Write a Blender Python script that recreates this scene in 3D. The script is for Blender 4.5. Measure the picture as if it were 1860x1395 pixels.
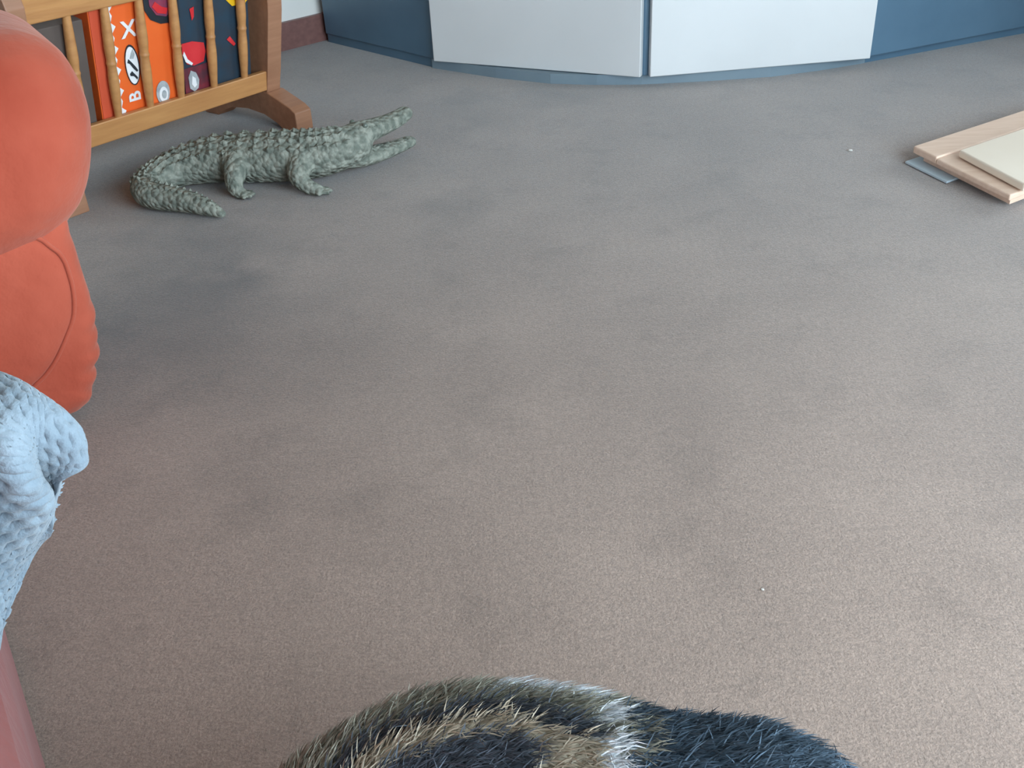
import bpy, bmesh, math, random
import numpy as np
from mathutils import Vector, Matrix

for o in list(bpy.data.objects):
    bpy.data.objects.remove(o, do_unlink=True)
SC = bpy.context.scene
COL = SC.collection
rng = np.random.default_rng(7)
random.seed(7)

# ------------------------------------------------------------------ camera
F_PX, PITCH, ROLL, CAM_H = 1850.0, 31.8, 3.0, 0.80
cam_d = bpy.data.cameras.new('camera')
cam_d.sensor_fit = 'HORIZONTAL'
cam_d.sensor_width = 36.0
cam_d.lens = 36.0 * F_PX / 1860.0
cam_d.clip_start = 0.02
cam = bpy.data.objects.new('camera', cam_d)
COL.objects.link(cam)
_p, _r = math.radians(PITCH), math.radians(ROLL)
_fw = Vector((0, math.cos(_p), -math.sin(_p)))
_u0 = Vector((0, math.sin(_p), math.cos(_p)))
_r0 = Vector((1, 0, 0))
_rt = _r0 * math.cos(_r) - _u0 * math.sin(_r)
_up = _u0 * math.cos(_r) + _r0 * math.sin(_r)
M = Matrix((( _rt.x, _up.x, -_fw.x, 0), (_rt.y, _up.y, -_fw.y, 0), (_rt.z, _up.z, -_fw.z, CAM_H), (0, 0, 0, 1)))
cam.matrix_world = M
SC.camera = cam

# ------------------------------------------------------------------ world, light, exposure
SC.view_settings.view_transform = 'Standard'
SC.view_settings.look = 'None'
SC.view_settings.gamma = 1.0
SC.view_settings.use_curve_mapping = False
SC.view_settings.exposure = 0.0
world = bpy.data.worlds.new('overcast_sky')
SC.world = world
world.use_nodes = True
wn = world.node_tree.nodes
wn['Background'].inputs[0].default_value = (0.72, 0.885, 1.0, 1)
wn['Background'].inputs[1].default_value = 13.6

S2 = math.sqrt(0.5)
# room frame: u runs along the left wall (away), v along the far wall (right, towards the viewer)
U = Vector((S2, S2, 0)); V = Vector((S2, -S2, 0))
U0, U1, V0, V1, HT = -2.3, 3.5, -2.933, 0.95, 2.4
def UV(u, v, z=0): return U * u + V * v + Vector((0, 0, z))

def portal(name, centre, facing, w, h):
    ld = bpy.data.lights.new(name, 'AREA')
    ld.shape = 'RECTANGLE'; ld.size = w; ld.size_y = h
    ld.cycles.is_portal = True
    lo = bpy.data.objects.new(name, ld); COL.objects.link(lo)
    lo.location = centre
    lo.rotation_euler = Vector(facing).to_track_quat('-Z', 'Y').to_euler()
FAR_WIN = (-0.3, 0.8, 0.4, 1.6)       # v0, v1, z0, z1 in the far wall
SIDE_WIN = (-0.2, 1.9, 0.12, 1.7)        # u0, u1, z0, z1 in the right wall
portal('window_daylight', UV(U1 + .02, (FAR_WIN[0] + FAR_WIN[1]) / 2, (FAR_WIN[2] + FAR_WIN[3]) / 2), -U, FAR_WIN[1] - FAR_WIN[0], FAR_WIN[3] - FAR_WIN[2])
portal('side_window_daylight', UV((SIDE_WIN[0] + SIDE_WIN[1]) / 2, V1 + .02, (SIDE_WIN[2] + SIDE_WIN[3]) / 2), -V, SIDE_WIN[1] - SIDE_WIN[0], SIDE_WIN[3] - SIDE_WIN[2])

BACK_FILL_WIN = (-0.3, 0.6, 1.0, 2.0)        # v0, v1, z0, z1 in the wall behind the viewer; added to light the doors
portal('back_fill_daylight', UV(U0 - .02, (BACK_FILL_WIN[0] + BACK_FILL_WIN[1]) / 2, (BACK_FILL_WIN[2] + BACK_FILL_WIN[3]) / 2), U, BACK_FILL_WIN[1] - BACK_FILL_WIN[0], BACK_FILL_WIN[3] - BACK_FILL_WIN[2])

# ------------------------------------------------------------------ helpers
def srgb(r, g, b):
    def f(c):
        c /= 255.0
        return c / 12.92 if c <= 0.04045 else ((c + 0.055) / 1.055) ** 2.4
    return (f(r), f(g), f(b), 1)

def material(name, c1, c2=None, scale=20, rough=0.6, bump=0.0, bump_scale=80, detail=4, sheen=0, spec=0.5, stretch=None, sheen_tint=None, ramp=(0.35, 0.65)):
    m = bpy.data.materials.new(name); m.use_nodes = True
    nt = m.node_tree; b = nt.nodes['Principled BSDF']
    b.inputs['Roughness'].default_value = rough
    b.inputs['Specular IOR Level'].default_value = spec
    b.inputs['Base Color'].default_value = c1
    if sheen:
        b.inputs['Sheen Weight'].default_value = sheen
        b.inputs['Sheen Roughness'].default_value = 0.5
        if sheen_tint: b.inputs['Sheen Tint'].default_value = sheen_tint
    tc = nt.nodes.new('ShaderNodeTexCoord')
    mp = nt.nodes.new('ShaderNodeMapping')
    if stretch: mp.inputs['Scale'].default_value = stretch
    nt.links.new(tc.outputs['Object'], mp.inputs[0])
    if c2 is not None:
        n = nt.nodes.new('ShaderNodeTexNoise'); n.inputs['Scale'].default_value = scale; n.inputs['Detail'].default_value = detail
        nt.links.new(mp.outputs[0], n.inputs['Vector'])
        r = nt.nodes.new('ShaderNodeValToRGB')
        r.color_ramp.elements[0].position = ramp[0]; r.color_ramp.elements[1].position = ramp[1]
        r.color_ramp.elements[0].color = c1; r.color_ramp.elements[1].color = c2
        nt.links.new(n.outputs[0], r.inputs[0]); nt.links.new(r.outputs[0], b.inputs['Base Color'])
    if bump:
        n2 = nt.nodes.new('ShaderNodeTexNoise'); n2.inputs['Scale'].default_value = bump_scale; n2.inputs['Detail'].default_value = 3
        nt.links.new(mp.outputs[0], n2.inputs['Vector'])
        bp = nt.nodes.new('ShaderNodeBump'); bp.inputs['Strength'].default_value = bump; bp.inputs['Distance'].default_value = 0.01
        nt.links.new(n2.outputs[0], bp.inputs['Height']); nt.links.new(bp.outputs[0], b.inputs['Normal'])
    return m

def link(name, me, mat=None, parent=None, smooth=False, autosmooth=None):
    o = bpy.data.objects.new(name, me); COL.objects.link(o)
    if mat is not None: me.materials.append(mat)
    if smooth:
        for p in me.polygons: p.use_smooth = True
    if parent is not None: o.parent = parent
    return o

def from_bm(name, bm, mat=None, parent=None, smooth=False):
    bmesh.ops.recalc_face_normals(bm, faces=bm.faces)
    me = bpy.data.meshes.new(name); bm.to_mesh(me); bm.free()
    return link(name, me, mat, parent, smooth)

def from_data(name, v, f, mat=None, parent=None, smooth=False):
    me = bpy.data.meshes.new(name); me.from_pydata([tuple(p) for p in v], [], f); me.update()
    bm = bmesh.new(); bm.from_mesh(me); bmesh.ops.recalc_face_normals(bm, faces=bm.faces); bm.to_mesh(me); bm.free()
    return link(name, me, mat, parent, smooth)

def empty(name, loc, rz=0.0):
    o = bpy.data.objects.new(name, None); COL.objects.link(o)
    o.location = loc; o.rotation_euler = (0, 0, rz); o.empty_display_size = 0.05
    return o

def tag(o, label=None, cat=None, group=None, kind=None):
    if label: o['label'] = label
    if cat: o['category'] = cat
    if group: o['group'] = group
    if kind: o['kind'] = kind
    return o

def box_bm(bm, lo, hi, mtx=None, bevel=0.0, seg=2):
    r = bmesh.ops.create_cube(bm, size=1.0)
    vs = r['verts']
    c = [(a + b) / 2 for a, b in zip(lo, hi)]; d = [b - a for a, b in zip(lo, hi)]
    for v in vs: v.co = Vector((c[0] + v.co.x * d[0], c[1] + v.co.y * d[1], c[2] + v.co.z * d[2]))
    if bevel:
        es = list({e for v in vs for e in v.link_edges})
        rr = bmesh.ops.bevel(bm, geom=es, offset=bevel, segments=seg, affect='EDGES', profile=0.5)
        vs = list({v for f in rr['faces'] for v in f.verts} | {v for v in vs if v.is_valid})
    if mtx is not None:
        bmesh.ops.transform(bm, matrix=mtx, verts=[v for v in vs if v.is_valid])

def box(name, lo, hi, mat, parent=None, bevel=0.0, mtx=None):
    bm = bmesh.new(); box_bm(bm, lo, hi, mtx, bevel)
    return from_bm(name, bm, mat, parent)

def prism(name, poly, z0, z1, mat, parent=None, bevel=0.0):
    bm = bmesh.new()
    bot = [bm.verts.new((p[0], p[1], z0)) for p in poly]
    f = bm.faces.new(bot)
    ex = bmesh.ops.extrude_face_region(bm, geom=[f])
    bmesh.ops.translate(bm, vec=(0, 0, z1 - z0), verts=[v for v in ex['geom'] if isinstance(v, bmesh.types.BMVert)])
    if bevel: bmesh.ops.bevel(bm, geom=list(bm.edges), offset=bevel, segments=2, affect='EDGES', profile=.5)
    return from_bm(name, bm, mat, parent)

def cr(P, n):
    """Catmull-Rom through the rows of P, n samples."""
    P = np.asarray(P, float)
    t = np.linspace(0, len(P) - 1, n); out = []
    for x in t:
        i = min(int(x), len(P) - 2); f = x - i
        p0, p1, p2, p3 = P[max(i - 1, 0)], P[i], P[i + 1], P[min(i + 2, len(P) - 1)]
        out.append(.5 * (2 * p1 + (p2 - p0) * f + (2 * p0 - 5 * p1 + 4 * p2 - p3) * f * f + (3 * p1 - p0 - 3 * p2 + p3) * f ** 3))
    return np.array(out)

def chain_bm(bm, nodes, n=None, flat=1.0, sub=2):
    """overlapping balls along a smooth path; nodes = (x,y,z,r); flat = vertical squash"""
    nodes = np.asarray(nodes, float)
    L = np.linalg.norm(np.diff(nodes[:, :3], axis=0), axis=1).sum()
    n = n or max(3, int(L / (max(nodes[:, 3].min(), nodes[:, 3].mean() * .4) * .35)))
    n = min(n, 70)
    for x, y, z, r in cr(nodes, n):
        r = max(r, .0015)
        bmesh.ops.create_icosphere(bm, subdivisions=sub, radius=1.0, matrix=Matrix.Translation((x, y, z)) @ Matrix.Diagonal((r, r, r * flat, 1)))

def remeshed(name, bm, voxel, smooth_it=4):
    """fuse the balls of bm into one skin"""
    me = bpy.data.meshes.new(name + '_cage'); bm.to_mesh(me); bm.free()
    o = bpy.data.objects.new(name + '_cage', me); COL.objects.link(o)
    m = o.modifiers.new('r', 'REMESH'); m.mode = 'VOXEL'; m.voxel_size = voxel
    s = o.modifiers.new('s', 'SMOOTH'); s.factor = .5; s.iterations = smooth_it
    dg = bpy.context.evaluated_depsgraph_get()
    out = bpy.data.meshes.new_from_object(o.evaluated_get(dg)); out.name = name
    bpy.data.objects.remove(o); bpy.data.meshes.remove(me)
    return out

def tube(name, pts, r, mat, parent=None, sides=8):
    pts = [Vector(p) for p in pts]; v = []; f = []
    for i, p in enumerate(pts):
        t = (pts[min(i + 1, len(pts) - 1)] - pts[max(i - 1, 0)]).normalized()
        a = t.orthogonal().normalized() if i == 0 else (a - t * a.dot(t)).normalized()
        b = t.cross(a)
        rr = r[i] if hasattr(r, '__len__') else r
        for k in range(sides):
            th = 2 * math.pi * k / sides
            v.append(p + (a * math.cos(th) + b * math.sin(th)) * rr)
    for i in range(len(pts) - 1):
        for k in range(sides):
            k2 = (k + 1) % sides
            f.append((i * sides + k, i * sides + k2, (i + 1) * sides + k2, (i + 1) * sides + k))
    f.append(tuple(range(sides))[::-1]); f.append(tuple((len(pts) - 1) * sides + k for k in range(sides)))
    return from_data(name, v, f, mat, parent, smooth=True)

# ------------------------------------------------------------------ materials
def carpet_material():
    m = bpy.data.materials.new('brown_carpet'); m.use_nodes = True
    nt = m.node_tree; b = nt.nodes['Principled BSDF']; N = nt.nodes.new; Lk = nt.links.new
    b.inputs['Roughness'].default_value = .8
    b.inputs['Specular IOR Level'].default_value = .45
    b.inputs['Sheen Weight'].default_value = .4
    b.inputs['Sheen Roughness'].default_value = .35
    b.inputs['Sheen Tint'].default_value = (.72, .9, 1, 1)
    tc = N('ShaderNodeTexCoord')
    def noise(s, d=3, r=.5):
        n = N('ShaderNodeTexNoise'); n.inputs['Scale'].default_value = s; n.inputs['Detail'].default_value = d; n.inputs['Roughness'].default_value = r
        Lk(tc.outputs['Object'], n.inputs['Vector']); return n.outputs[0]
    def ramp(src, p0, p1, c0, c1):
        r = N('ShaderNodeValToRGB'); r.color_ramp.elements[0].position = p0; r.color_ramp.elements[1].position = p1
        r.color_ramp.elements[0].color = c0; r.color_ramp.elements[1].color = c1; Lk(src, r.inputs[0]); return r.outputs[0]
    def mul(a, b_):
        x = N('ShaderNodeMix'); x.data_type = 'RGBA'; x.blend_type = 'MULTIPLY'; x.inputs[0].default_value = 1
        Lk(a, x.inputs[6]); Lk(b_, x.inputs[7]); return x.outputs[2]
    base = ramp(noise(3.2, 5, .6), .3, .7, CARPET[0], CARPET[1])
    fine = ramp(noise(330, 4, .7), .36, .64, (.76, .76, .76, 1), (1.2, 1.2, 1.2, 1))
    tuft = ramp(noise(110, 3, .6), .35, .62, (.9, .9, .9, 1), (1.08, 1.07, 1.06, 1))
    worn = ramp(noise(7, 5, .65), .36, .46, (.90, .90, .90, 1), (1, 1, 1, 1))
    col = mul(mul(mul(base, fine), worn), tuft)
    # trodden-in soil marks, deepened on the left to paint in its shade
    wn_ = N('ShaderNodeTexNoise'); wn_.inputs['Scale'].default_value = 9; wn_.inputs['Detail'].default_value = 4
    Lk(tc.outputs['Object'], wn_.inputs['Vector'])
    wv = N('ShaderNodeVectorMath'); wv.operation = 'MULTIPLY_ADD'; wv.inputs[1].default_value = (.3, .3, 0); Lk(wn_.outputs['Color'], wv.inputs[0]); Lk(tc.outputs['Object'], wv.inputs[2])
    for (sx, sy, sr, k) in STAINS_AND_SHADE:
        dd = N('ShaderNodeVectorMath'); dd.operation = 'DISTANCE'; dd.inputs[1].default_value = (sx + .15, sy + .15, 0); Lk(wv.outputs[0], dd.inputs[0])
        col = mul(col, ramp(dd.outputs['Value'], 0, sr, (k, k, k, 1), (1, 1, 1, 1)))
    Lk(col, b.inputs['Base Color'])
    bp = N('ShaderNodeBump'); bp.inputs['Strength'].default_value = .42; bp.inputs['Distance'].default_value = .004
    Lk(noise(260, 4, .7), bp.inputs['Height']); Lk(bp.outputs[0], b.inputs['Normal'])
    return m
STAINS_AND_SHADE = [(-.60, 1.90, .22, .62), (-.52, 1.69, .14, .68), (-.66, 1.53, .34, .58), (-.35, 1.05, .10, .82), (-.11, 2.01, .12, .80), (.15, 2.81, .16, .80), (-.45, 1.45, .45, .78), (.27, 1.36, .22, .9)]
CARPET = (srgb(139, 121, 110), srgb(154, 135, 123))

def wood(name, a, b_, stretch=(3, 30, 30), rough=.45):
    return material(name, a, b_, scale=2.2, rough=rough, bump=.08, bump_scale=6, stretch=stretch, ramp=(.3, .7))

M_CARPET = carpet_material()
M_WALL = material('white_plaster', srgb(236, 235, 230), srgb(240, 239, 235), 6, .8, .05, 60)
M_CEIL = material('beige_ceiling', srgb(140, 124, 106), srgb(146, 130, 112), 6, .9)
M_WALL_B = material('beige_plaster', srgb(136, 116, 98), srgb(142, 122, 104), 6, .9)
M_SKIRT = wood('red_brown_skirting_wood', srgb(120, 84, 80), srgb(136, 98, 92))
M_FRAME = material('white_window_frame', srgb(235, 235, 235), srgb(240, 240, 240), 5, .4)
M_CAB = material('blue_black_laminate', srgb(74, 104, 126), srgb(80, 110, 132), 8, .4, spec=.6)
M_PLINTH = material('grey_blue_plinth_laminate', srgb(112, 130, 142), srgb(120, 138, 148), 8, .5)
M_DOOR = material('white_door_laminate', srgb(205, 207, 208), srgb(211, 213, 214), 3, .4)
M_DARKGAP = material('dark_gap', srgb(28, 44, 58), None, rough=.6)
M_PINE = wood('honey_pine', srgb(176, 122, 74), srgb(196, 142, 88))
M_PINE_D = wood('brown_pine', srgb(150, 106, 80), srgb(166, 120, 92))
M_VELVET = material('orange_velvet', srgb(150, 64, 46), srgb(172, 84, 64), 5, .85, .3, 40, sheen=.25, spec=.15, sheen_tint=(1, .72, .6, 1))
M_VELVET_SHADE = material('orange_velvet_shaded', srgb(124, 70, 66), srgb(132, 78, 74), 9, .9, .2, 60, sheen=.1, spec=.15)  # darker copy of the orange velvet, shade on the base put into its colour
M_TOWEL = material('pale_blue_cotton', srgb(116, 130, 141), srgb(131, 144, 154), 30, .95, .25, 300, sheen=.2, spec=.1)
M_TAN = material('pale_tan_wood', srgb(218, 188, 166), srgb(226, 198, 178), 3, .6, .05, 8, stretch=(4, 24, 24))
M_PAD = material('cream_white_board', srgb(224, 210, 192), srgb(229, 216, 199), 4, .6)
M_SHEET = material('blue_grey_card', srgb(176, 192, 202), srgb(186, 200, 208), 4, .7)

# ------------------------------------------------------------------ setting
def quadbox(name, corners, z0, z1, mat):
    return prism(name, [tuple(c)[:2] for c in corners], z0, z1, mat)
T = .12
floor = prism('floor', [UV(U0 - T, V0 - T)[:2], UV(U1 + T, V0 - T)[:2], UV(U1 + T, V1 + T)[:2], UV(U0 - T, V1 + T)[:2]], -.1, 0, M_CARPET)
tag(floor, kind='structure')
ceil = prism('ceiling', [UV(U0 - T, V0 - T)[:2], UV(U1 + T, V0 - T)[:2], UV(U1 + T, V1 + T)[:2], UV(U0 - T, V1 + T)[:2]], HT, HT + .1, M_CEIL)
tag(ceil, kind='structure')
RZ = math.radians(45)
def uvbox_bm(bm, u0, u1, v0, v1, z0, z1):
    # local x -> U, local y -> -V  (rotation by 45 degrees)
    box_bm(bm, (u0, -v1, z0), (u1, -v0, z1), Matrix.Rotation(RZ, 4, 'Z'))
def wall(name, parts):
    bm = bmesh.new()
    for p in parts: uvbox_bm(bm, *p)
    return tag(from_bm(name, bm, M_WALL if name == 'wall_left' else M_WALL_B), kind='structure')
wall('wall_left', [(U0 - T, U1 + T, V0 - T, V0, 0, HT)])
a, b, c, d = FAR_WIN
wall('wall_far', [(U1, U1 + T, V0, a, 0, HT), (U1, U1 + T, b, V1, 0, HT), (U1, U1 + T, a, b, 0, c), (U1, U1 + T, a, b, d, HT)])
a, b, c, d = SIDE_WIN
wall('wall_right', [(U0, a, V1, V1 + T, 0, HT), (b, U1, V1, V1 + T, 0, HT), (a, b, V1, V1 + T, 0, c), (a, b, V1, V1 + T, d, HT)])
a, b, c, d = BACK_FILL_WIN
wall('wall_back', [(U0 - T, U0, V0, a, 0, HT), (U0 - T, U0, b, V1, 0, HT), (U0 - T, U0, a, b, 0, c), (U0 - T, U0, a, b, d, HT)])
def window(name, far, w):
    bm = bmesh.new(); a, b, c, d = w; t = .05
    bars = [(a, b, c, c + t), (a, b, d - t, d), (a, a + t, c, d), (b - t, b, c, d), ((a + b) / 2 - t / 2, (a + b) / 2 + t / 2, c, d)]
    for (p, q, r, s) in bars:
        if far == 'back': uvbox_bm(bm, U0 - .09, U0 - .05, p, q, r, s)
        elif far: uvbox_bm(bm, U1 + .05, U1 + .09, p, q, r, s)
        else: uvbox_bm(bm, p, q, V1 + .05, V1 + .09, r, s)
    return tag(from_bm(name, bm, M_FRAME), kind='structure')
window('window_1', True, FAR_WIN)
window('window_2', False, SIDE_WIN)
window('fill_window_back', 'back', BACK_FILL_WIN)  # frame of the opening added for fill light
def skirting(name, u0, u1, v0, v1):
    bm = bmesh.new(); uvbox_bm(bm, u0, u1, v0, v1, 0, .086)
    return tag(from_bm(name, bm, M_SKIRT), kind='structure')
skirting('baseboard_left', U0, U1, V0, V0 + .018)
skirting('baseboard_far', U1 - .018, U1, V0 + .018, V1)

# ------------------------------------------------------------------ corner cabinet
CB = [(-.56, 3.525), (-.175, 3.105), (.405, 2.812), (1.045, 2.885), (1.715, 3.18), (.44, 4.38)]
cab = empty('corner_cabinet', (.45, 3.4, 0))
tag(cab, 'low blue-black corner cabinet with two white doors meeting at an angle', 'cabinet')
def off(poly): return [(x - .45, y - 3.4) for x, y in poly]
body = prism('cabinet_body', off(CB), .028, .60, M_CAB, cab, .003)
# gently bowed plinth just proud of the body
PL = [(-.19, 3.122), (.0, 2.975), (.153, 2.885), (.28, 2.848), (.402, 2.830), (.58, 2.828), (.763, 2.838), (.91, 2.875), (1.054, 2.928), (1.0, 3.0), (.42, 2.95), (-.13, 3.19)]
prism('plinth', off(PL), 0, .028, M_PLINTH, cab)
prism('cabinet_base', off([(-.555, 3.53), (-.185, 3.128), (-.12, 3.2), (.42, 2.96), (1.0, 3.02), (1.056, 2.932), (1.70, 3.20), (.44, 4.36)]), 0, .0275, M_CAB, cab)
prism('cabinet_top', off([(x * 1.0 + (x - .45) * .01, y + (y - 3.6) * .012) for x, y in CB]), .60, .622, M_CAB, cab, .003)
def door(p, q, gap0, gap1):
    p = Vector((p[0], p[1], 0)); q = Vector((q[0], q[1], 0)); d = (q - p).normalized(); n = Vector((d.y, -d.x, 0))
    L = (q - p).length; ang = math.atan2(d.y, d.x)
    bm = bmesh.new()
    box_bm(bm, (gap0, -.024, .030), (L - gap1, -.003, .585), Matrix.Translation((p.x - .45, p.y - 3.4, 0)) @ Matrix.Rotation(ang, 4, 'Z'), .0022)
    o = from_bm('door', bm, M_DOOR, cab)
    return o
door(CB[1], CB[2], .004, .002)
door(CB[2], CB[3], .012, .004)

# ------------------------------------------------------------------ sofa (local x = front, y = along the sofa, away from the viewer)
SA = math.radians(31.13)
SX = Vector((.856, .517, 0)); SY = Vector((-.517, .856, 0))
sofa = empty('velvet_sofa', SX * -.45 + SY * .6, SA)
tag(sofa, 'overstuffed orange velvet sofa along the left edge with plump pillow arm', 'sofa')
OX, OY = .45, -.6
def loft_slab(name, prof, s0, s1, R0, R1, mat, centre, half, pleat=0.0, bulge=0.0):
    """profile (n,z) swept along s, ends rounded over R by pulling the profile towards its centre"""
    prof = cr(prof + [prof[0]], 260)[:-1]
    K = 10; ss = []
    for k in range(K + 1):
        t = 1 - k / K; ss.append((s0 + R0 * (1 - math.cos(math.pi / 2 * (1 - t))) if False else s0 + R0 * (1 - math.sqrt(max(0, 1 - t * t))), R0 * t * 0 + R0 * (1 - math.sqrt(max(0, 1 - t * t)))))
    # parametrise the rounded end by angle
    ss = []
    for k in range(K + 1):
        th = math.pi / 2 * k / K
        ss.append((s0 + R0 * (1 - math.sin(th)), R0 * (1 - math.cos(th))))
    ss = ss[::-1]
    mid = [(s0 + R0 + (s1 - R1 - s0 - R0) * k / 5, 0) for k in range(1, 5)]
    end = []
    for k in range(K + 1):
        th = math.pi / 2 * k / K
        end.append((s1 - R1 * (1 - math.sin(th)), R1 * (1 - math.cos(th))))
    rows = ss + mid + end
    v = []; f = []; n = len(prof)
    arc = np.concatenate([[0], np.cumsum(np.linalg.norm(np.diff(prof, axis=0), axis=1))])
    for (s, ins) in rows:
        for i, (x, z) in enumerate(prof):
            kx = 1 - ins / half[0]; kz = 1 - ins / half[1]
            px = centre[0] + (x - centre[0]) * kx; pz = centre[1] + (z - centre[1]) * kz
            if pleat and x > -.1:
                w = pleat * (math.sin(arc[i] * 190 + s * 60) * .6 + math.sin(arc[i] * 107 + 1 + s * 45) * .5) * (1 if s < s0 + .12 else .5) * (max(0., min(1., (.20 - z) / .10)))
                px += w
            v.append((px + OX, s + OY, max(pz, .012)))
    for r in range(len(rows) - 1):
        for i in range(n):
            j = (i + 1) % n
            f.append((r * n + i, r * n + j, (r + 1) * n + j, (r + 1) * n + i))
    for r in (0, len(rows) - 1):
        c = len(v); q = np.mean([v[r * n + i] for i in range(n)], axis=0); v.append(tuple(q))
        for i in range(n): f.append((r * n + i, r * n + (i + 1) % n, c))
    return from_data(name, v, f, mat, sofa, smooth=True)
PILLOW = [(-.85, .53), (-.5, .538), (-.1, .541), (.08, .541), (.15, .538), (.192, .526), (.223, .5), (.237, .46), (.239, .415), (.228, .365), (.210, .322), (.186, .292), (.14, .264), (0, .235), (-.3, .215), (-.85, .21), (-.93, .3), (-.93, .42)]
loft_slab('arm_pillow', PILLOW, 1.345, 1.76, .12, .13, M_VELVET, (-.33, .365), (.58, .17))
LOWER = [(-.8, .32), (-.2, .32), (.06, .318), (.158, .308), (.168, .27), (.169, .22), (.170, .17), (.165, .12), (.153, .075), (.136, .038), (.112, .012), (0, .012), (-.4, .012), (-.8, .012), (-.9, .03), (-.92, .14), (-.9, .25)]
loft_slab('arm_base', LOWER, 1.383, 1.72, .034, .05, M_VELVET, (-.36, .16), (.55, .15), pleat=.0036)
# flat facing panel on the inner side of the arm with its piped edge
FP = [(-.6, .30), (-.2, .305), (.08, .30), (.138, .27), (.148, .225), (.140, .175), (.120, .140), (.094, .107), (.066, .086), (.02, .068), (-.2, .05), (-.6, .05)]
fp = cr(FP, 60)
fv = []; ff = []
for k, (ins, s) in enumerate([(0, 1.395), (0, 1.384), (.006, 1.378), (.02, 1.373), (.05, 1.369)]):
    for (x, z) in fp:
        cx, cz = -.25, .18
        fv.append((cx + (x - cx) * (1 - ins / .35) + OX, s + OY, cz + (z - cz) * (1 - ins / .11)))
for k in range(4):
    for i in range(len(fp) - 1):
        ff.append((k * 60 + i, k * 60 + i + 1, (k + 1) * 60 + i + 1, (k + 1) * 60 + i))
ff.append(tuple(range(4 * 60, 5 * 60)))
from_data('arm_facing', fv, ff, M_VELVET, sofa, smooth=True)
tube('piping', [(x + OX, 1.382 + OY, z) for x, z in fp[2:-2]], .0032, M_VELVET, sofa)
# seat, base and back run towards the viewer, mostly out of the frame
def sbox(name, n0, n1, s0, s1, z0, z1, bev, mat):
    bm = bmesh.new(); box_bm(bm, (n0 + OX, s0 + OY, z0), (n1 + OX, s1 + OY, z1), None, bev, 4)
    return from_bm(name, bm, mat, sofa, smooth=True)
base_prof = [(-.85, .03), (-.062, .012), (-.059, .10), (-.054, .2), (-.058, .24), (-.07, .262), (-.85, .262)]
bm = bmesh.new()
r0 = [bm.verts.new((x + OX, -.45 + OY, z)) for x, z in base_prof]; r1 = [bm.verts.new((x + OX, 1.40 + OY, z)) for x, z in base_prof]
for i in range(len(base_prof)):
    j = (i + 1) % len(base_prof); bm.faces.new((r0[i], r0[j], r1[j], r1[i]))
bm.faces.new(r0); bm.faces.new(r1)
from_bm('sofa_base', bm, M_VELVET_SHADE, sofa)
for s0, s1 in ((-.40, .49), (.50, 1.385)):
    sbox('seat_cushion', -.72, -.085, s0, s1, .255, .425, .05, M_VELVET)
sbox('backrest', -.98, -.7, -.72, 1.76, .03, .88, .08, M_VELVET)
near = [(x, z) for x, z in PILLOW]
loft_slab('arm_pillow', PILLOW, -.78, -.40, .12, .12, M_VELVET, (-.33, .365), (.58, .17))
loft_slab('arm_base', LOWER, -.75, -.42, .05, .05, M_VELVET, (-.36, .16), (.55, .15), pleat=.0034)

# ------------------------------------------------------------------ towel over the seat edge
TW = np.array([
 [(-0.640, 0.720, 0.434), (-0.520, 0.690, 0.434), (-0.450, 0.660, 0.434), (-0.415, 0.640, 0.434), (-0.365, 0.612, 0.420), (-0.335, 0.600, 0.404)],
 [(-0.560, 0.620, 0.436), (-0.392, 0.604, 0.452), (-0.339, 0.580, 0.460), (-0.316, 0.572, 0.450), (-0.299, 0.569, 0.430), (-0.301, 0.571, 0.405)],
 [(-0.500, 0.490, 0.438), (-0.362, 0.545, 0.455), (-0.319, 0.536, 0.452), (-0.314, 0.553, 0.428), (-0.305, 0.563, 0.410), (-0.303, 0.565, 0.400)],
 [(-0.375, 0.440, 0.430), (-0.355, 0.531, 0.430), (-0.315, 0.529, 0.422), (-0.352, 0.601, 0.366), (-0.334, 0.592, 0.366), (-0.316, 0.577, 0.373)],
 [(-0.352, 0.480, 0.385), (-0.378, 0.538, 0.370), (-0.328, 0.549, 0.380), (-0.339, 0.576, 0.356), (-0.336, 0.580, 0.350), (-0.331, 0.580, 0.348)],
 [(-0.362, 0.498, 0.335), (-0.392, 0.548, 0.310), (-0.377, 0.565, 0.312), (-0.373, 0.575, 0.312), (-0.368, 0.581, 0.315), (-0.364, 0.585, 0.318)],
 [(-0.376, 0.520, 0.285), (-0.402, 0.555, 0.255), (-0.408, 0.562, 0.240), (-0.412, 0.567, 0.240), (-0.406, 0.567, 0.240), (-0.400, 0.567, 0.240)],
])
NU, NV = 240, 260
tmp = np.array([cr(TW[:, j], NV) for j in range(TW.shape[1])])            # 6 x NV x 3
grid = np.array([cr(tmp[:, i], NU) for i in range(NV)])          # NV x NU x 3
du = np.gradient(grid, axis=1); dv = np.gradient(grid, axis=0)
nrm = np.cross(dv, du); nrm /= np.linalg.norm(nrm, axis=2, keepdims=True) + 1e-9
lu = np.concatenate([[0], np.cumsum(np.linalg.norm(np.diff(grid, axis=1), axis=2).mean(0))])
lv = np.concatenate([[0], np.cumsum(np.linalg.norm(np.diff(grid, axis=0), axis=2).mean(1))])
cell = .0098
cu_ = lu[None, :] / cell + .5 * (np.floor(lv / cell)[:, None] % 2); cv_ = (lv / cell)[:, None] + 0 * cu_
wf = 1 - np.maximum(0, np.abs(np.cos(math.pi * cu_)) ** 2.2 * np.abs(np.sin(math.pi * cv_)) ** 2.2)
hem = np.zeros((NV, NU)); hem[:, -12:] = 1; hem[-10:, :] = 1
disp = np.where(hem > 0, .0060, wf * .0060)
grid = grid + nrm * disp[..., None]
tv = grid.reshape(-1, 3) - np.array([-.42, .55, 0])
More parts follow.
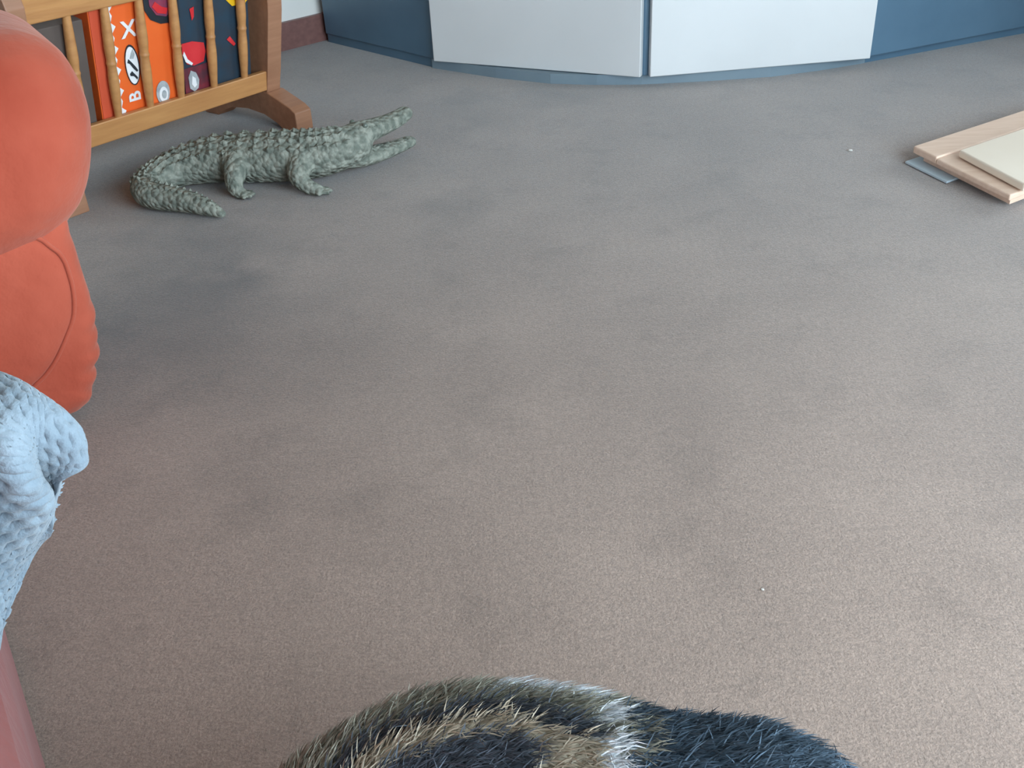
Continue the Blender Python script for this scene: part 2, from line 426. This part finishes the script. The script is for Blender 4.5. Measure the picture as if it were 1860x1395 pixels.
tf = [(i * NU + j, i * NU + j + 1, (i + 1) * NU + j + 1, (i + 1) * NU + j) for i in range(NV - 1) for j in range(NU - 1)]
me = bpy.data.meshes.new('waffle_towel'); me.from_pydata(tv.tolist(), [], tf); me.update()
towel = link('waffle_towel', me, M_TOWEL, None, smooth=True)
towel.location = (-.42, .55, 0)
sm = towel.modifiers.new('thickness', 'SOLIDIFY'); sm.thickness = .003; sm.offset = -1
tag(towel, 'pale blue waffle-weave towel hanging rumpled over the sofa seat edge', 'towel')

# ------------------------------------------------------------------ magazine rack
RA = math.radians(51)
ra = Vector((math.cos(RA), math.sin(RA), 0)); rb = Vector((math.sin(RA), -math.cos(RA), 0))
# local x = along the rack (away), local y = -rb (away from the viewer); origin below the middle of the rack
FOOT = Vector((-.494, 2.573, 0))
RO = FOOT - ra * .30 - rb * .185
rack = empty('magazine_rack', RO, RA)
tag(rack, 'honey-coloured wooden spindle rack on trestle feet holding boxed toys beside the sofa', 'rack')
def rl(a_, off_, z): return Vector((a_ + .30, -.185 + off_, z))     # a_ along from the right foot, off_ = distance behind the foot's end
LEAN = .058 / .29
def side_off(z): return .098 - (z - .10) * LEAN
def board(name, a0, a1, zc0, zc1, back=False, mat=M_PINE, th=.02):
    p = []
    for a_ in (a0, a1):
        for (z, dd) in ((zc0, 0), (zc1, 0), (zc1, th), (zc0, th)):
            o_ = side_off(z) + dd
            if back: o_ = .37 - o_
            p.append(rl(a_, o_, z))
    bm = bmesh.new(); vs = [bm.verts.new(q) for q in p]
    for q in ((0, 1, 2, 3), (7, 6, 5, 4), (0, 4, 5, 1), (1, 5, 6, 2), (2, 6, 7, 3), (3, 7, 4, 0)): bm.faces.new([vs[k] for k in q])
    bmesh.ops.bevel(bm, geom=list(bm.edges), offset=.003, segments=2, affect='EDGES', profile=.5)
    return from_bm(name, bm, mat, rack)
SPA = (-.535, -.447, -.362, -.275, -.178, -.084)
def spindle_mesh():
    pr = [(0, .0085), (.02, .0090), (.05, .0108), (.09, .0118), (.12, .0100), (.128, .0116), (.136, .0100), (.16, .0118), (.2, .0108), (.235, .0095), (.262, .0085)]
    pr = cr(pr, 26); S = 10; v = []; f = []
    for (z, r) in pr:
        for k in range(S): v.append((r * math.cos(2 * math.pi * k / S), r * math.sin(2 * math.pi * k / S), z))
    for i in range(len(pr) - 1):
        for k in range(S): f.append((i * S + k, i * S + (k + 1) % S, (i + 1) * S + (k + 1) % S, (i + 1) * S + k))
    f.append(tuple(range(S))[::-1]); f.append(tuple((len(pr) - 1) * S + k for k in range(S)))
    me = bpy.data.meshes.new('spindle'); me.from_pydata(v, [], f); me.update(); me.materials.append(M_PINE)
    for p in me.polygons: p.use_smooth = True
    return me
SPM = spindle_mesh()
for back in (False, True):
    board('bottom_rail', -.640, -.012, .094, .144, back)
    board('top_rail', -.640, -.012, .382, .445, back)
    for a_ in SPA:
        o = bpy.data.objects.new('spindle', SPM); COL.objects.link(o); o.parent = rack
        off_ = side_off(.138) + .010
        o.location = rl(a_, .37 - off_ if back else off_, .138)
        o.rotation_euler = (math.atan(LEAN) * (-1 if back else 1), 0, 0)
for a0, a1 in ((-.022, .022), (-.672, -.632)):
    # end panel, then its foot
    bm = bmesh.new()
    prf = [(.10, .085), (.27, .085), (.285, .14), (.325, .29), (.35, .42), (.33, .50), (.185, .53), (.04, .50), (.02, .42), (.045, .29), (.085, .14)]
    v0 = [bm.verts.new(rl(a0, o_, z)) for o_, z in prf]; v1 = [bm.verts.new(rl(a1, o_, z)) for o_, z in prf]
    for i in range(len(prf)):
        j = (i + 1) % len(prf); bm.faces.new((v0[i], v0[j], v1[j], v1[i]))
    bm.faces.new(v0); bm.faces.new(v1)
    bmesh.ops.bevel(bm, geom=list(bm.edges), offset=.003, segments=2, affect='EDGES', profile=.5)
    from_bm('end_panel', bm, M_PINE_D, rack)
    bm = bmesh.new()
    prf = [(0, 0), (.055, 0), (.075, .018), (.12, .034), (.185, .04), (.25, .034), (.295, .018), (.315, 0), (.37, 0), (.37, .05), (.352, .062), (.275, .09), (.185, .094), (.095, .09), (.018, .062), (0, .05)]
    v0 = [bm.verts.new(rl(a0 - .004, o_, z)) for o_, z in prf]; v1 = [bm.verts.new(rl(a1 + .006, o_, z)) for o_, z in prf]
    for i in range(len(prf)):
        j = (i + 1) % len(prf); bm.faces.new((v0[i], v0[j], v1[j], v1[i]))
    bm.faces.new(v0); bm.faces.new(v1)
    bmesh.ops.bevel(bm, geom=list(bm.edges), offset=.0025, segments=2, affect='EDGES', profile=.5)
    from_bm('foot', bm, M_PINE_D, rack)
bm = bmesh.new(); box_bm(bm, tuple(rl(-.63, .118, .098)), tuple(rl(-.024, .252, .112)), None, .002)
from_bm('bottom_board', bm, M_PINE, rack)

# boxed toys standing in the rack, leaning with its front side
def flat(name, pts, z, mat, parent, th=.0012):
    bm = bmesh.new(); vs = [bm.verts.new((x, y, 0)) for x, y in pts]; f = bm.faces.new(vs)
    ex = bmesh.ops.extrude_face_region(bm, geom=[f])
    bmesh.ops.translate(bm, vec=(0, 0, th), verts=[q for q in ex['geom'] if isinstance(q, bmesh.types.BMVert)])
    # printed face: local x along, local z up, towards the viewer = -y
    for q in bm.verts: q.co = Vector((q.co.x, -z - q.co.z, q.co.y))
    return from_bm(name, bm, mat, parent)
def ell(cx, cy, rx, ry, n=24, rot=0):
    out = []
    for k in range(n):
        t = 2 * math.pi * k / n; x, y = rx * math.cos(t), ry * math.sin(t)
        out.append((cx + x * math.cos(rot) - y * math.sin(rot), cy + x * math.sin(rot) + y * math.cos(rot)))
    return out
def letter(ch, size, cx, cy, rot, mat, parent, z):
    cu = bpy.data.curves.new('letter', 'FONT'); cu.body = ch; cu.size = size; cu.extrude = .0006; cu.align_x = 'CENTER'; cu.align_y = 'CENTER'; cu.offset = size * .02
    o = bpy.data.objects.new('letter_tmp', cu); COL.objects.link(o)
    dg = bpy.context.evaluated_depsgraph_get(); me = bpy.data.meshes.new_from_object(o.evaluated_get(dg))
    bpy.data.objects.remove(o)
    me.transform(Matrix.Translation((cx, -z, cy)) @ Matrix.Rotation(math.pi / 2, 4, 'X') @ Matrix.Rotation(rot, 4, 'Z'))
    me.name = 'printed_letter'; me.materials.clear()
    return link('printed_letter', me, mat, parent)
M_ORANGE = material('orange_print', srgb(232, 98, 40), srgb(238, 108, 46), 6, .4)
M_REDOR = material('red_orange_print', srgb(206, 84, 56), srgb(212, 92, 62), 6, .4)
M_PWHITE = material('white_print', srgb(226, 226, 228), srgb(236, 236, 236), 30, .4)
M_PBLACK = material('black_print', srgb(36, 42, 48), srgb(44, 50, 58), 20, .4)
M_PRED = material('red_print', srgb(206, 44, 50), srgb(216, 58, 62), 20, .35)
M_PYEL = material('yellow_print', srgb(236, 184, 32), srgb(242, 196, 44), 20, .35)
M_PPUR = material('purple_print', srgb(110, 64, 92), srgb(150, 60, 80), 60, .35)
M_PNAVY = material('navy_print', srgb(40, 62, 78), srgb(48, 56, 66), 25, .4)
M_PGREY = material('grey_print', srgb(150, 156, 160), srgb(180, 184, 186), 60, .4)
def toybox(name, a0, a1, z0, z1, depth, mat, label):
    off_ = side_off(z0) + .024
    e = empty(name, (0, 0, 0)); w = a1 - a0
    Mloc = Matrix.Translation(rl(a0, off_, z0)) @ Matrix.Rotation(math.atan(LEAN), 4, 'X')
    e.matrix_world = Matrix.Translation(RO) @ Matrix.Rotation(RA, 4, 'Z') @ Mloc
    box('carton', (0, 0, 0), (w, depth, z1 - z0), mat, e, .002)
    tag(e, label, 'toy box', 'boxed toys in the rack'); return e
ob = toybox('toy_carton', -.478, -.256, .114, .43, .07, M_ORANGE, 'bright orange toy box with white oval emblem behind the left spindles of the rack')
db = toybox('toy_carton', -.252, -.050, .114, .42, .07, M_PNAVY, 'dark navy toy box with red and yellow pictures behind the right spindles of the rack')
toybox('toy_carton', -.600, -.492, .114, .37, .07, material('rack_shadow_card', srgb(84, 72, 66), srgb(92, 80, 74), 12, .7), 'added dark block standing in for the shadow at the left end of the rack behind the sofa arm')  # added filler, its dark colour stands for the shaded inside of the rack
# orange box print; x measured from a=-.487, y from z=.114
flat('printed_panel', [(.002, .002), (.048, .002), (.048, .31), (.002, .31)], .0006, M_REDOR, ob)
sc = [(.048, .004)]
for k in range(13): sc += [(.055 + .006 * (k % 2), .01 + k * .024), (.050, .02 + k * .024)]
sc += [(.046, .31)]
flat('printed_edge', sc, .0012, M_PWHITE, ob)
flat('emblem_rim', ell(.0905, .133, .018, .047, rot=.05), .0014, M_PBLACK, ob)
flat('emblem', ell(.089, .133, .0155, .043, rot=.05), .0030, M_PWHITE, ob)
flat('emblem_mark', [(0.077, .142), (0.083, .138), (0.089, .128), (0.098, .117), (0.102, .119), (0.095, .131), (0.086, .143), (0.080, .150)], .0044, M_PBLACK, ob)
flat('emblem_mark', [(0.080, .116), (0.086, .121), (0.099, .104), (0.097, .099), (0.089, .109), (0.081, .111)], .0044, M_PBLACK, ob)
flat('emblem_mark', [(0.084, .150), (0.089, .162), (0.094, .170), (0.097, .158), (0.093, .148)], .0044, M_PGREY, ob)
letter('X', .052, .092, .212, 0, M_PWHITE, ob, .0016)
letter('B', .042, .089, .060, math.pi / 2, M_PWHITE, ob, .0016)
flat('printed_ring', ell(.163, .050, .0185, .028), .0014, M_PGREY, ob)
flat('printed_ring', ell(.163, .046, .012, .018), .0028, M_PWHITE, ob)
flat('printed_ring', ell(.164, .046, .006, .010), .0042, M_PGREY, ob)
flat('printed_car', [(.135, .30), (.137, .245), (.150, .222), (.175, .208), (.205, .205), (.228, .212), (.228, .30)], .0014, M_PBLACK, ob)
flat('printed_car', [(.147, .30), (.150, .252), (.165, .230), (.190, .222), (.205, .232), (.205, .30)], .0028, M_PPUR, ob)
flat('printed_car', [(.155, .25), (.168, .234), (.190, .228), (.196, .240), (.180, .246), (.164, .26)], .0042, M_PRED, ob)
# navy box print; x from a=-.252
flat('printed_car', [(.0, .125), (.010, .100), (.030, .092), (.058, .096), (.066, .118), (.062, .140), (.03, .150), (.0, .150)], .0012, M_PRED, db)
flat('printed_car', [(.0, .124), (.006, .106), (.022, .095), (.026, .099), (.012, .112), (.004, .132)], .0026, M_PWHITE, db)
flat('printed_panel', [(.0, .02), (.072, .02), (.072, .09), (.0, .09)], .0010, material('maroon_print', srgb(122, 44, 56), srgb(80, 48, 58), 40, .4), db)
flat('printed_badge', [(.012, .04), (.024, .03), (.036, .036), (.040, .056), (.032, .075), (.018, .083), (.010, .068)], .0028, M_PGREY, db)
flat('printed_badge', [(.017, .05), (.024, .04), (.031, .045), (.029, .062), (.020, .07)], .0042, M_PWHITE, db)
flat('printed_truck', [(.105, .30), (.118, .255), (.135, .225), (.152, .208), (.190, .206), (.205, .22), (.205, .30)], .0012, M_PYEL, db)
flat('printed_badge', [(.03, .225), (.042, .228), (.040, .205), (.034, .198)], .0014, M_PRED, db)
flat('printed_badge', [(.130, .132), (.140, .138), (.156, .116), (.150, .112)], .0014, M_PRED, db)

# ------------------------------------------------------------------ crocodile ornament
M_CROC = material('weathered_grey_green_resin', srgb(106, 112, 103), srgb(148, 151, 140), 60, .8, 0, 120, spec=.25, ramp=(.38, .64))
def scaly(m):
    nt = m.node_tree; b = nt.nodes['Principled BSDF']
    tc = nt.nodes.new('ShaderNodeTexCoord')
    v = nt.nodes.new('ShaderNodeTexVoronoi'); v.inputs['Scale'].default_value = 95
    nt.links.new(tc.outputs['Object'], v.inputs['Vector'])
    bp = nt.nodes.new('ShaderNodeBump'); bp.invert = True; bp.inputs['Strength'].default_value = .9; bp.inputs['Distance'].default_value = .006
    nt.links.new(v.outputs['Distance'], bp.inputs['Height']); nt.links.new(bp.outputs[0], b.inputs['Normal'])
scaly(M_CROC)
CO = Vector((-.50, 2.2, 0))
bm = bmesh.new()
SPINE = [(-.583, 2.000, .012, .009), (-.612, 2.016, .020, .018), (-.655, 2.037, .027, .024), (-.705, 2.058, .030, .028), (-.748, 2.078, .033, .031), (-.768, 2.118, .036, .034), (-.752, 2.172, .040, .038), (-.70, 2.208, .048, .045), (-.62, 2.215, .056, .054), (-.50, 2.205, .058, .057), (-.42, 2.2, .060, .054), (-.365, 2.208, .066, .049), (-.325, 2.236, .070, .044)]
chain_bm(bm, SPINE, 60)
chain_bm(bm, [(-.345, 2.218, .080, .036), (-.315, 2.248, .086, .037), (-.285, 2.282, .086, .031), (-.25, 2.322, .087, .026), (-.226, 2.350, .091, .023), (-.218, 2.358, .095, .021)], 26, .78)
chain_bm(bm, [(-.335, 2.228, .040, .036), (-.310, 2.256, .032, .034), (-.275, 2.294, .027, .029), (-.24, 2.334, .025, .024), (-.216, 2.360, .026, .021)], 24, .66)
def leg(nodes, toes):
    chain_bm(bm, nodes, 14)
    tip = Vector(nodes[-1][:3])
    for t in toes: chain_bm(bm, [(*tip, .009), (*(tip + Vector(t)), .0055)], 5)
leg([(-.585, 2.185, .062, .036), (-.578, 2.145, .050, .026), (-.580, 2.125, .026, .019), (-.570, 2.117, .012, .014)], [(.026, -.014, -.004), (.03, 0, -.004), (.024, .012, -.004), (.012, -.02, -.004)])
leg([(-.585, 2.245, .055, .034), (-.575, 2.285, .04, .022), (-.570, 2.30, .012, .014)], [(.026, .014, -.004), (.03, 0, -.004), (.012, .02, -.004)])
leg([(-.435, 2.165, .058, .032), (-.440, 2.132, .040, .024), (-.425, 2.118, .022, .018), (-.402, 2.112, .012, .015)], [(.026, -.012, -.004), (.03, .002, -.004), (.022, .014, -.004), (.008, -.018, -.004)])
leg([(-.41, 2.24, .055, .030), (-.40, 2.275, .04, .02), (-.37, 2.29, .012, .013)], [(.026, .012, -.004), (.03, -.002, -.004), (.008, .018, -.004)])
me = remeshed('crocodile_body', bm, .0036, 3)
me.transform(Matrix.Translation(-CO))
zs = [v.co.z for v in me.vertices]
for v in me.vertices: v.co.z = max(v.co.z, .001)
croc = empty('crocodile_ornament', CO)
tag(croc, 'grey-green crocodile ornament with open jaws and curled tail on the carpet', 'ornament')
link('crocodile_body', me, M_CROC, croc, smooth=True)
# raised keeled scales in rows over the back and tail
sp = cr(SPINE, 130)
bm = bmesh.new()
for i in range(4, 122, 3):
    x, y, z, r = sp[i]; t = Vector(sp[min(i + 1, 129)][:3] - sp[i - 1][:3]).normalized()
    side = t.cross(Vector((0, 0, 1))).normalized(); up = side.cross(t).normalized()
    rows = (-.95, -.55, -.18, .18, .55, .95) if i > 50 else (-.35, .35)
    for q in rows:
        ph = q + random.uniform(-.05, .05)
        n = up * math.cos(ph) + side * math.sin(ph)
        c = Vector((x, y, z)) + n * r * (.97)
        h = r * (.14 if i > 50 else .24) * random.uniform(.75, 1.2); w = r * .15; ln = r * .24
        e2 = n.cross(t).normalized()
        vs = [bm.verts.new(c + t * ln - CO), bm.verts.new(c + e2 * w - CO), bm.verts.new(c - t * ln - CO), bm.verts.new(c - e2 * w - CO), bm.verts.new(c + n * h - t * 0 - CO)]
        for k in range(4): bm.faces.new((vs[k], vs[(k + 1) % 4], vs[4]))
        bm.faces.new(vs[:4][::-1])
tag(from_bm('back_scales', bm, M_CROC, croc), kind='stuff')
M_EYE = material('dark_eye', srgb(96, 104, 96), None, rough=.2)
for sg in (-1, 1):
    bm = bmesh.new(); t = Vector((.67, .74, 0)); s_ = Vector((.74, -.67, 0))
    bmesh.ops.create_icosphere(bm, subdivisions=2, radius=.0065, matrix=Matrix.Translation(Vector((-.312, 2.250, .109)) + s_ * sg * .021 - CO))
    from_bm('eye', bm, M_EYE, croc, True)

# ------------------------------------------------------------------ shallow tray with a white board, right
tray = empty('shallow_tray', (1.05, 2.03, 0))
tag(tray, 'low pale tan wooden tray on the carpet at the right edge', 'tray')
TO = Vector((1.05, 2.03, 0))
e1 = Vector((.266, -.964, 0)); e2 = Vector((.853, .522, 0))
TL = Vector((.892, 2.113, 0))
def tq(i, j): return TL + e1 * i + e2 * j - TO
def slab(name, c, z0, z1, mat, parent, bev=.003):
    return prism(name, [tuple(q)[:2] for q in c], z0, z1, mat, parent, bev)
slab('base_sheet', [tq(-.006, -.014), tq(.13, -.010), tq(.13, .48), tq(-.006, .48)], .002, .007, M_SHEET, tray, .001)
slab('tray_floor', [tq(.02, .02), tq(.29, .02), tq(.29, .48), tq(.02, .48)], .008, .0235, M_TAN, tray, .001)
slab('frame_strip', [tq(0, 0), tq(.078, .0), tq(.078, .50), tq(0, .50)], .024, .040, M_TAN, tray)
slab('frame_strip', [tq(.079, .0), tq(.302, .0), tq(.302, .075), tq(.079, .075)], .024, .037, M_TAN, tray)
slab('frame_strip', [tq(.228, .076), tq(.302, .076), tq(.302, .50), tq(.228, .50)], .024, .038, M_TAN, tray)
bd = empty('white_board', (1.1, 2.0, .038))
pbd = slab('board', [tq(.108, .040) + TO, tq(.312, .026) + TO, tq(.312, .46) + TO, tq(.108, .46) + TO], .040, .056, M_PAD, None, .003)
bd_o = pbd; bpy.data.objects.remove(bd)
pbd.name = 'white_board'; tag(pbd, 'thick cream white board lying on the tan tray', 'board')

# ------------------------------------------------------------------ cat
CATO = Vector((-.02, .43, 0))
CSP = [(.168, .404, .186, .056), (.144, .408, .193, .066), (.08, .416, .194, .069), (.02, .434, .196, .072), (-.05, .442, .196, .073), (-.115, .414, .190, .069), (-.148, .368, .186, .056), (-.156, .326, .196, .047), (-.162, .304, .202, .046)]
bm = bmesh.new()
chain_bm(bm, CSP, 60)
chain_bm(bm, [(-.162, .304, .198, .043), (-.167, .280, .188, .028), (-.169, .266, .182, .019)], 10)           # muzzle
for sg in (-1, 1):                                                                                             # ears
    bx = Vector((-.159, .317, .234)) + Vector((.98, .16, 0)) * sg * .030
    chain_bm(bm, [(bx.x, bx.y, .227, .017), (bx.x + sg * .006, bx.y + .003, .246, .010), (bx.x + sg * .009, bx.y + .005, .264, .003)], 9)
for (x, y, dx) in ((-.150, .375, .0), (-.095, .425, .0)):
    pass
def cleg(n): chain_bm(bm, n, 24)
cleg([(-.128, .368, .155, .040), (-.140, .352, .11, .022), (-.138, .350, .05, .016), (-.142, .342, .018, .017), (-.150, .326, .014, .015)])
cleg([(-.085, .405, .155, .040), (-.078, .405, .11, .022), (-.080, .405, .05, .016), (-.085, .398, .018, .017), (-.095, .382, .014, .015)])
cleg([(.12, .40, .165, .050), (.105, .385, .12, .034), (.145, .385, .075, .018), (.135, .385, .03, .015), (.115, .385, .014, .017), (.095, .388, .014, .015)])
cleg([(.125, .435, .165, .050), (.115, .452, .12, .034), (.155, .455, .075, .018), (.146, .455, .03, .015), (.128, .455, .014, .017), (.108, .455, .014, .015)])
chain_bm(bm, [(.180, .405, .200, .022), (.215, .385, .17, .019), (.235, .36, .12, .018), (.24, .34, .07, .018), (.235, .31, .05, .016), (.22, .285, .05, .010)], 40)
cme = remeshed('cat_body', bm, .006, 5)
# fur colouring from where a point sits on the body
cs = cr(CSP, 200)
def wob(p, k):
    return (np.sin(p[:, 0] * 61 * k + p[:, 2] * 37 * k + 1.3) + np.sin(p[:, 1] * 83 * k - p[:, 0] * 29 * k) + np.sin(p[:, 2] * 97 * k + p[:, 1] * 41 * k + .5)) / 3
def fur_colour(P):
    d = ((P[:, None, :] - cs[None, :, :3]) ** 2).sum(2); i = d.argmin(1)
    c = cs[i, :3]; t = cs[np.maximum(i - 2, 0), :3] - cs[np.minimum(i + 2, 199), :3]; t /= np.linalg.norm(t, axis=1, keepdims=True)
    near = np.cross(np.array([0, 0, 1.0]), t); near *= np.where(near[:, 1:2] > 0, -1, 1)
    q = P - c; h = q[:, 2]; l = (q * near).sum(1)
    ph = np.degrees(np.arctan2(h, l))                    # 90 = spine, below 90 = the near flank
    x = P[:, 0] + .006 * wob(P, 1.4)
    ph = ph + 7 * wob(P, 1.1)
    dark = np.array(srgb(68, 75, 84)[:3]); tan = np.array(srgb(166, 156, 138)[:3]); grey = np.array(srgb(144, 143, 130)[:3])
    white = np.array(srgb(206, 210, 214)[:3]); navy = np.array(srgb(64, 80, 94)[:3])  # dark and navy hold a bluish haze mixed into the black fur colour
    col = np.tile(grey, (len(P), 1))
    band = (ph > 20) & (ph <= 92); col[band] = tan
    col[(ph >= 92) & (ph < 105)] = dark
    col[(ph <= 82) & (x < .0)] = dark
    lo = (ph <= 82) & (x < -.10); col[lo] = np.where((np.sin(P[lo, 0] * 160) > .1)[:, None], tan, dark)
    hi = (ph > 122) & (x > -.03) & (x < .045); col[hi] = white
    w = (x > .036) & (x < .058) & (ph < 125); col[w] = np.where((wob(P[w], 3) > -.15)[:, None], white, grey)
    r = x >= .058; col[r] = navy
    r2 = (x > .058) & (x < .075) & (wob(P, 3.1) > .25); col[r2] = grey
    return col
nv = len(cme.vertices); VP = np.empty(nv * 3); cme.vertices.foreach_get('co', VP); VP = VP.reshape(-1, 3)
def mcol(me, cols):
    a_ = me.color_attributes.new('coat', 'FLOAT_COLOR', 'POINT')
    a_.data.foreach_set('color', np.concatenate([cols, np.ones((len(cols), 1))], 1).astype(np.float32).ravel())
def fur_mat(name, rough, spec):
    m = bpy.data.materials.new(name); m.use_nodes = True; nt = m.node_tree; b_ = nt.nodes['Principled BSDF']
    a_ = nt.nodes.new('ShaderNodeAttribute'); a_.attribute_name = 'coat'
    nt.links.new(a_.outputs['Color'], b_.inputs['Base Color']); b_.inputs['Roughness'].default_value = rough; b_.inputs['Specular IOR Level'].default_value = spec
    return m
M_COAT = fur_mat('cat_coat', .8, .2); M_FUR = fur_mat('cat_fur', .6, .3)
mcol(cme, fur_colour(VP))
cme.calc_loop_triangles()
tri = np.empty(len(cme.loop_triangles) * 3, int); cme.loop_triangles.foreach_get('vertices', tri); tri = tri.reshape(-1, 3)
A, B_, C_ = VP[tri[:, 0]], VP[tri[:, 1]], VP[tri[:, 2]]
fn = np.cross(B_ - A, C_ - A); ar = np.linalg.norm(fn, axis=1); fn /= ar[:, None] + 1e-12
NB = 52000
wt = ar * np.where(A[:, 2] > .16, 1.6, .5); k = rng.choice(len(tri), NB, p=wt / wt.sum())
r1 = np.sqrt(rng.random((NB, 1))); r2 = rng.random((NB, 1))
root = A[k] * (1 - r1) + B_[k] * r1 * (1 - r2) + C_[k] * r1 * r2; nb = fn[k]
d = ((root[:, None, :] - cs[None, ::4, :3]) ** 2).sum(2); i = d.argmin(1) * 4
tg = cs[np.maximum(i - 3, 0), :3] - cs[np.minimum(i + 3, 199), :3]; tg /= np.linalg.norm(tg, axis=1, keepdims=True)
tg = tg + rng.normal(0, .45, tg.shape); tg -= nb * (tg * nb).sum(1, keepdims=True); tg /= np.linalg.norm(tg, axis=1, keepdims=True)
Lh = rng.uniform(.011, .020, (NB, 1)) * np.where(root[:, 2:3] < .12, .5, 1) * np.where((root[:, 0:1] < -.17), .5, 1)
lift = rng.uniform(.25, .6, (NB, 1))
sd = np.cross(nb, tg); sd = sd * .7 + nb * rng.normal(0, .5, (NB, 1)); sd /= np.linalg.norm(sd, axis=1, keepdims=True)
w = .00055
base_ = root - nb * .001; mid = root + tg * Lh * .55 + nb * Lh * lift * .75; tip = root + tg * Lh + nb * Lh * lift
FV = np.stack([base_ - sd * w, base_ + sd * w, mid + sd * w * .8, mid - sd * w * .8, tip], 1).reshape(-1, 3)
cc = fur_colour(root); cc = cc * rng.uniform(.6, 1.4, (NB, 1)) * (1 + .25 * wob(root, 5.3))[:, None]
ix = np.arange(NB) * 5
quads = np.stack([ix, ix + 1, ix + 2, ix + 3], 1); tris = np.stack([ix + 3, ix + 2, ix + 4], 1)
fme = bpy.data.meshes.new('fur')
fme.vertices.add(NB * 5); fme.vertices.foreach_set('co', (FV - np.array(CATO)).ravel())
fme.loops.add(NB * 7); fme.polygons.add(NB * 2)
li = np.concatenate([quads, tris], 1).ravel(); fme.loops.foreach_set('vertex_index', li)
ls = np.stack([np.arange(NB) * 7, np.arange(NB) * 7 + 4], 1).ravel(); fme.polygons.foreach_set('loop_start', ls)
fme.update(calc_edges=True)
mcol(fme, np.repeat(cc, 5, 0))
cat = empty('tabby_cat', CATO)
tag(cat, 'tabby cat with black spine stripe, white patch and dark hindquarters at the bottom edge', 'cat')
cme.transform(Matrix.Translation(-CATO))
link('cat_body', cme, M_COAT, cat, smooth=True)
tag(link('fur', fme, M_FUR, cat), kind='stuff')
M_CEYE = material('green_cat_eye', srgb(150, 160, 70), None, rough=.15)
M_NOSE = material('dark_nose', srgb(80, 58, 56), None, rough=.5)
for sg in (-1, 1):
    bm = bmesh.new(); bmesh.ops.create_icosphere(bm, subdivisions=2, radius=.0085, matrix=Matrix.Translation(Vector((-.167 + sg * .021, .267 + .003 * sg, .210)) - CATO))
    from_bm('eye', bm, M_CEYE, cat, True)
bm = bmesh.new(); bmesh.ops.create_icosphere(bm, subdivisions=2, radius=.006, matrix=Matrix.Translation(Vector((-.171, .248, .187)) - CATO))
from_bm('nose', bm, M_NOSE, cat, True)

# ------------------------------------------------------------------ crumbs on the carpet
M_LINT = material('pale_lint', srgb(200, 196, 190), srgb(214, 210, 204), 200, .9)
def crumb(p, r, label):
    bm = bmesh.new(); bmesh.ops.create_icosphere(bm, subdivisions=1, radius=r)
    for v in bm.verts: v.co *= random.uniform(.7, 1.3); v.co.z = v.co.z * .6
    o = from_bm('crumb', bm, M_LINT); o.location = (p[0], p[1], r * .55); tag(o, label, 'crumb')
crumb((.79, 2.21), .005, 'pale crumb on the open carpet left of the tan tray')
crumb((.265, .83), .0022, 'small pale crumb on the near carpet at lower right, right of the cat')
